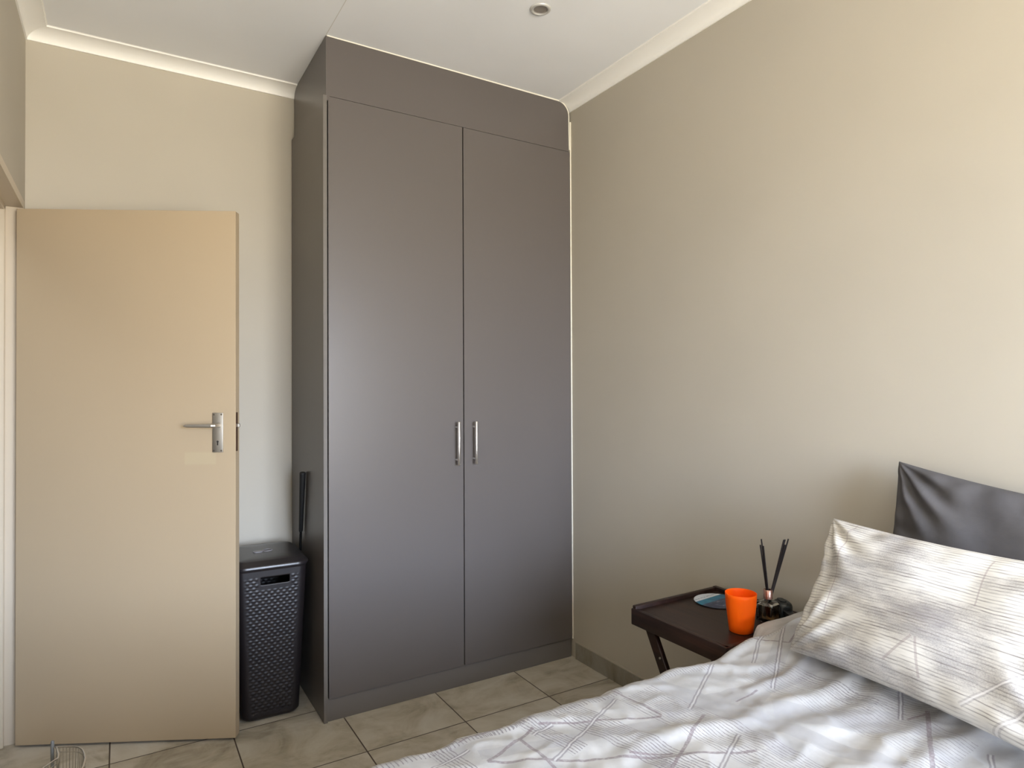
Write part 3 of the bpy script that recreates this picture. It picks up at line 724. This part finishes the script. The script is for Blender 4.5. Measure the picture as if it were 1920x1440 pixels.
for j in range(NB+1):
    row = []
    for i in range(NA+1):
        a = a0+(a1-a0)*i/NA; b = b0+(b1-b0)*j/NB
        x, dx_, tx_ = fold(a, BX0, 99); y, dy_, ty_ = fold(b, BY0, BY1)
        wob = 0.010*math.sin(a*31+1.3*math.sin(a*11))*0.5 + 0.006*noise.noise(Vector((a*20, 0.5, 1)))
        top = duvet_h(a, min(b, BY1+0.1))*(1-0.6*max(tx_, ty_)) + duvet_bump(a, b)
        if b > BY1-0.05:
            y += wob*min(1, (b-BY1+0.05)/0.08)
            side = max(0, ty_-0.8)/0.2
            y += side*(0.008*math.sin(a*23)+0.006*math.sin(a*41+1))*min(1, dy_/0.2)
        z = ZT+top-dx_-dy_
        if b > BY1-0.02 and a > 1.50:            # here the duvet edge lies gathered on the side table
            t_ = min(1.0, (a-1.50)/0.14); t_ = t_*t_*(3-2*t_)
            d_ = b-(BY1-0.02); yl = BY1-0.02+d_*0.24; yl += wob*0.4
            zl = max(0.634, ZT+top-0.30*d_)
            y = y*(1-t_)+yl*t_; z = z*(1-t_)+zl*t_
        z = max(z, 0.24+0.01*math.sin(a*9))
        row.append((bm.verts.new((x, y, z)), (a, b)))
    G.append(row)
for j in range(NB):
    for i in range(NA):
        q = (G[j][i], G[j][i+1], G[j+1][i+1], G[j+1][i]); f = bm.faces.new([v for v, _ in q])
        for l, (_, ab) in zip(f.loops, q): l[uvl].uv = ab
duvet = obj('duvet', bm, M_duv, None, 'all')
tag(duvet, 'white duvet printed with grey hatching and mauve sketched lines, spread over the bed', 'duvet')
sm = duvet.modifiers.new('s', 'SOLIDIFY'); sm.thickness = 0.022; sm.offset = -1

# ------------------------------------------------------------------ pillows
def pillow(name, BL, BR, TR, TL, thick, m, seed, n=90, sag=0.03, wr=1.0, front=None, ease=0.5):
    """BL..TL: seam corners seen from the front"""
    BL, BR, TR, TL = [Vector(p) for p in (BL, BR, TR, TL)]
    C = (BL+BR+TR+TL)/4
    nrm = (BR-BL).cross(TL-BL).normalized()
    eu, ev = ((BR-BL)+(TR-TL)).normalized(), ((TL-BL)+(TR-BR)).normalized()
    bm = bmesh.new(); uv = bm.loops.layers.uv.new('cloth'); sides = []
    LU, LV = (BR-BL).length, (TL-BL).length
    for sd in (1, -1):
        g = []
        for j in range(n+1):
            row = []
            for i in range(n+1):
                # denser towards the seams
                u = 0.5-0.5*math.cos(PI*i/n); v = 0.5-0.5*math.cos(PI*j/n)
                U_, V_ = 2*u-1, 2*v-1
                p = (BL*(1-u)+BR*u)*(1-v) + (TL*(1-u)+TR*u)*v
                # seams pulled in between the corners
                p = p - eu*(U_*sag*(1-V_*V_)) - ev*(V_*sag*0.8*(1-U_*U_))
                d = (max(0, 1-U_**4)*max(0, 1-V_**4))**ease
                nz = noise.noise(Vector((u*3+seed, v*3, seed)))
                h = thick/2*d*(1+0.25*nz)
                # gathers that fan out of the corners and along the seams
                w_ = 0.0
                for cu, cv in ((0, 0), (1, 0), (1, 1), (0, 1)):
                    du, dv = (u-cu)*LU, (v-cv)*LV; rr = math.hypot(du, dv); th = math.atan2(dv, du)
                    w_ += 0.0075*math.sin(th*13+seed*2+3*noise.noise(Vector((du*6, dv*6, seed))))*math.exp(-((rr-0.10)/0.10)**2)
                eb = min(u*LU, (1-u)*LU); el = min(v*LV, (1-v)*LV)
                w_ += 0.0050*math.sin(v*38+seed+4*nz)*math.exp(-eb/0.05)*min(1, eb/0.012)
                w_ += 0.0040*math.sin(u*46+seed+4*nz)*math.exp(-el/0.04)*min(1, el/0.012)
                w_ += 0.006*noise.noise(Vector((u*5+9*seed, v*2.5+u*3, 1.7)))*d
                h += w_*wr*min(1, d*1.6)
                p = p + nrm*h*sd*(1.0 if sd > 0 else 0.75)
                if abs(U_) > 0.999 or abs(V_) > 0.999: p = p + nrm*0.003*math.sin((u+v)*40+seed)
                row.append(p)
            g.append(row)
        sides.append(g)
    vf = [[bm.verts.new(p) for p in row] for row in sides[0]]
    vb = [[vf[j][i] if i in (0, n) or j in (0, n) else bm.verts.new(sides[1][j][i]) for i in range(n+1)] for j in range(n+1)]
    for V, fl in ((vf, 0), (vb, 1)):
        for j in range(n):
            for i in range(n):
                idx = ((j, i), (j, i+1), (j+1, i+1), (j+1, i))
                if fl: idx = idx[::-1]
                f = bm.faces.new([V[a][b] for a, b in idx])
                for l, (a, b) in zip(f.loops, idx):
                    l[uv].uv = ((0.5-0.5*math.cos(PI*b/n))*LU, (0.5-0.5*math.cos(PI*a/n))*LV)
    return obj(name, bm, m, None, 'all')

# patterned pillowcase: long fine lines, smoky patches, a few strokes
M_pil = mat('printed_pillowcase', (0.7, 0.68, 0.65), 0.7, spec=0.12); k = N(M_pil)
P0 = k.n('ShaderNodeUVMap'); P0.uv_map = 'cloth'; P0 = P0.outputs[0]
wob = k.n('ShaderNodeTexNoise'); k.put(wob.inputs['Vector'], P0); wob.inputs['Scale'].default_value = 9; wob.inputs['Detail'].default_value = 3
wv = k.n('ShaderNodeVectorMath', operation='SCALE'); k.put(wv.inputs[0], wob.outputs['Color']); wv.inputs['Scale'].default_value = 0.012
P = k.n('ShaderNodeVectorMath', operation='ADD'); k.put(P.inputs[0], P0); k.put(P.inputs[1], wv.outputs[0]); P = P.outputs[0]
s = k.n('ShaderNodeSeparateXYZ'); k.put(s.inputs[0], P)
lines = k.m('ABSOLUTE', k.m('SUBTRACT', k.m('MULTIPLY', k.m('FRACT', k.m('MULTIPLY', s.outputs[1], 136)), 2), 1))
lmask = k.step(lines, 0.50, 0.80)
streak = k.noise(k.map(P0, (9, 118, 1)), 1, 3, 0.7); ls = k.step(streak, 0.40, 0.66)
patch = k.noise(k.map(P0, (3.2, 9, 1)), 1, 4, 0.62)
base = k.ramp(patch, (0.34, (0.38, 0.365, 0.365)), (0.44, (0.56, 0.54, 0.51)), (0.53, (0.72, 0.695, 0.65)), (0.68, (0.80, 0.78, 0.73)))
grain = k.step(k.noise(k.map(P0, (260, 520, 1)), 1, 2, 0.7), 0.42, 0.62)
c = k.mix(k.m('MULTIPLY', k.m('MULTIPLY', k.step(patch, 0.56, 0.42), grain), 0.6), base, (0.30, 0.28, 0.29, 1))
c = k.mix(k.m('MULTIPLY', k.m('MULTIPLY', lmask, ls), 0.80), c, (0.17, 0.15, 0.145, 1))
def acc2(l):
    a = l[0]
    for b in l[1:]: a = k.m('MAXIMUM', a, b)
    return a
stk = acc2([band(k, P, a, b, w_) for a, b, w_ in (((0.30, 0.06), (0.355, 0.13), 0.007), ((0.365, 0.13), (0.385, 0.05), 0.007), ((0.095, 0.40), (0.100, 0.12), 0.005), ((0.44, 0.36), (0.45, 0.24), 0.005))])
rb = acc2([band(k, P, a, b, 0.0045) for a, b in (((0.47, 0.03), (0.60, 0.15)), ((0.52, 0.0), (0.62, 0.09)))])
rbe = acc2([band(k, P, a, b, 0.011) for a, b in (((0.47, 0.03), (0.60, 0.15)), ((0.52, 0.0), (0.62, 0.09)))])
c = k.mix(k.m('MULTIPLY', stk, 0.40), c, (0.30, 0.23, 0.24, 1))
c = k.mix(k.m('MULTIPLY', rbe, 0.35), c, (0.3, 0.28, 0.3, 1)); c = k.mix(k.m('MULTIPLY', rb, 0.7), c, (0.8, 0.78, 0.76, 1))
seam = band(k, P, (0.045, -0.1), (0.045, 0.6), 0.0022)
c = k.mix(k.m('MULTIPLY', seam, 0.4), c, (0.35, 0.32, 0.30, 1))
k.base(c); fabric_bump(k, P0, 0.5)
pw = pillow('pillow', (1.535, 1.100, 0.643), (1.430, 0.400, 0.650), (1.720, 0.385, 0.965), (1.715, 1.085, 0.978), 0.165, M_pil, 3.0, sag=0.022)
tag(pw, 'patterned white and grey lined pillow leaning in front, on the duvet', 'pillow', 'pillows at the head of the bed')

M_gp = mat('grey_pillowcase', (0.13, 0.125, 0.132), 0.7, spec=0.2); k = N(M_gp)
P0 = k.n('ShaderNodeUVMap'); P0.uv_map = 'cloth'; P0 = P0.outputs[0]
k.base(k.ramp(k.noise(P0, 9, 3), (0.35, (0.088, 0.084, 0.088)), (0.65, (0.108, 0.103, 0.107)))); fabric_bump(k, P0, 1.0)
pg = pillow('pillow', (1.805, 1.028, 0.705), (1.785, 0.320, 0.700), (1.885, 0.330, 1.055), (1.885, 0.995, 1.136), 0.115, M_gp, 8.0, sag=0.020, wr=1.3)
tag(pg, 'plain dark grey pillow standing against the wall behind the patterned one', 'pillow', 'pillows at the head of the bed')
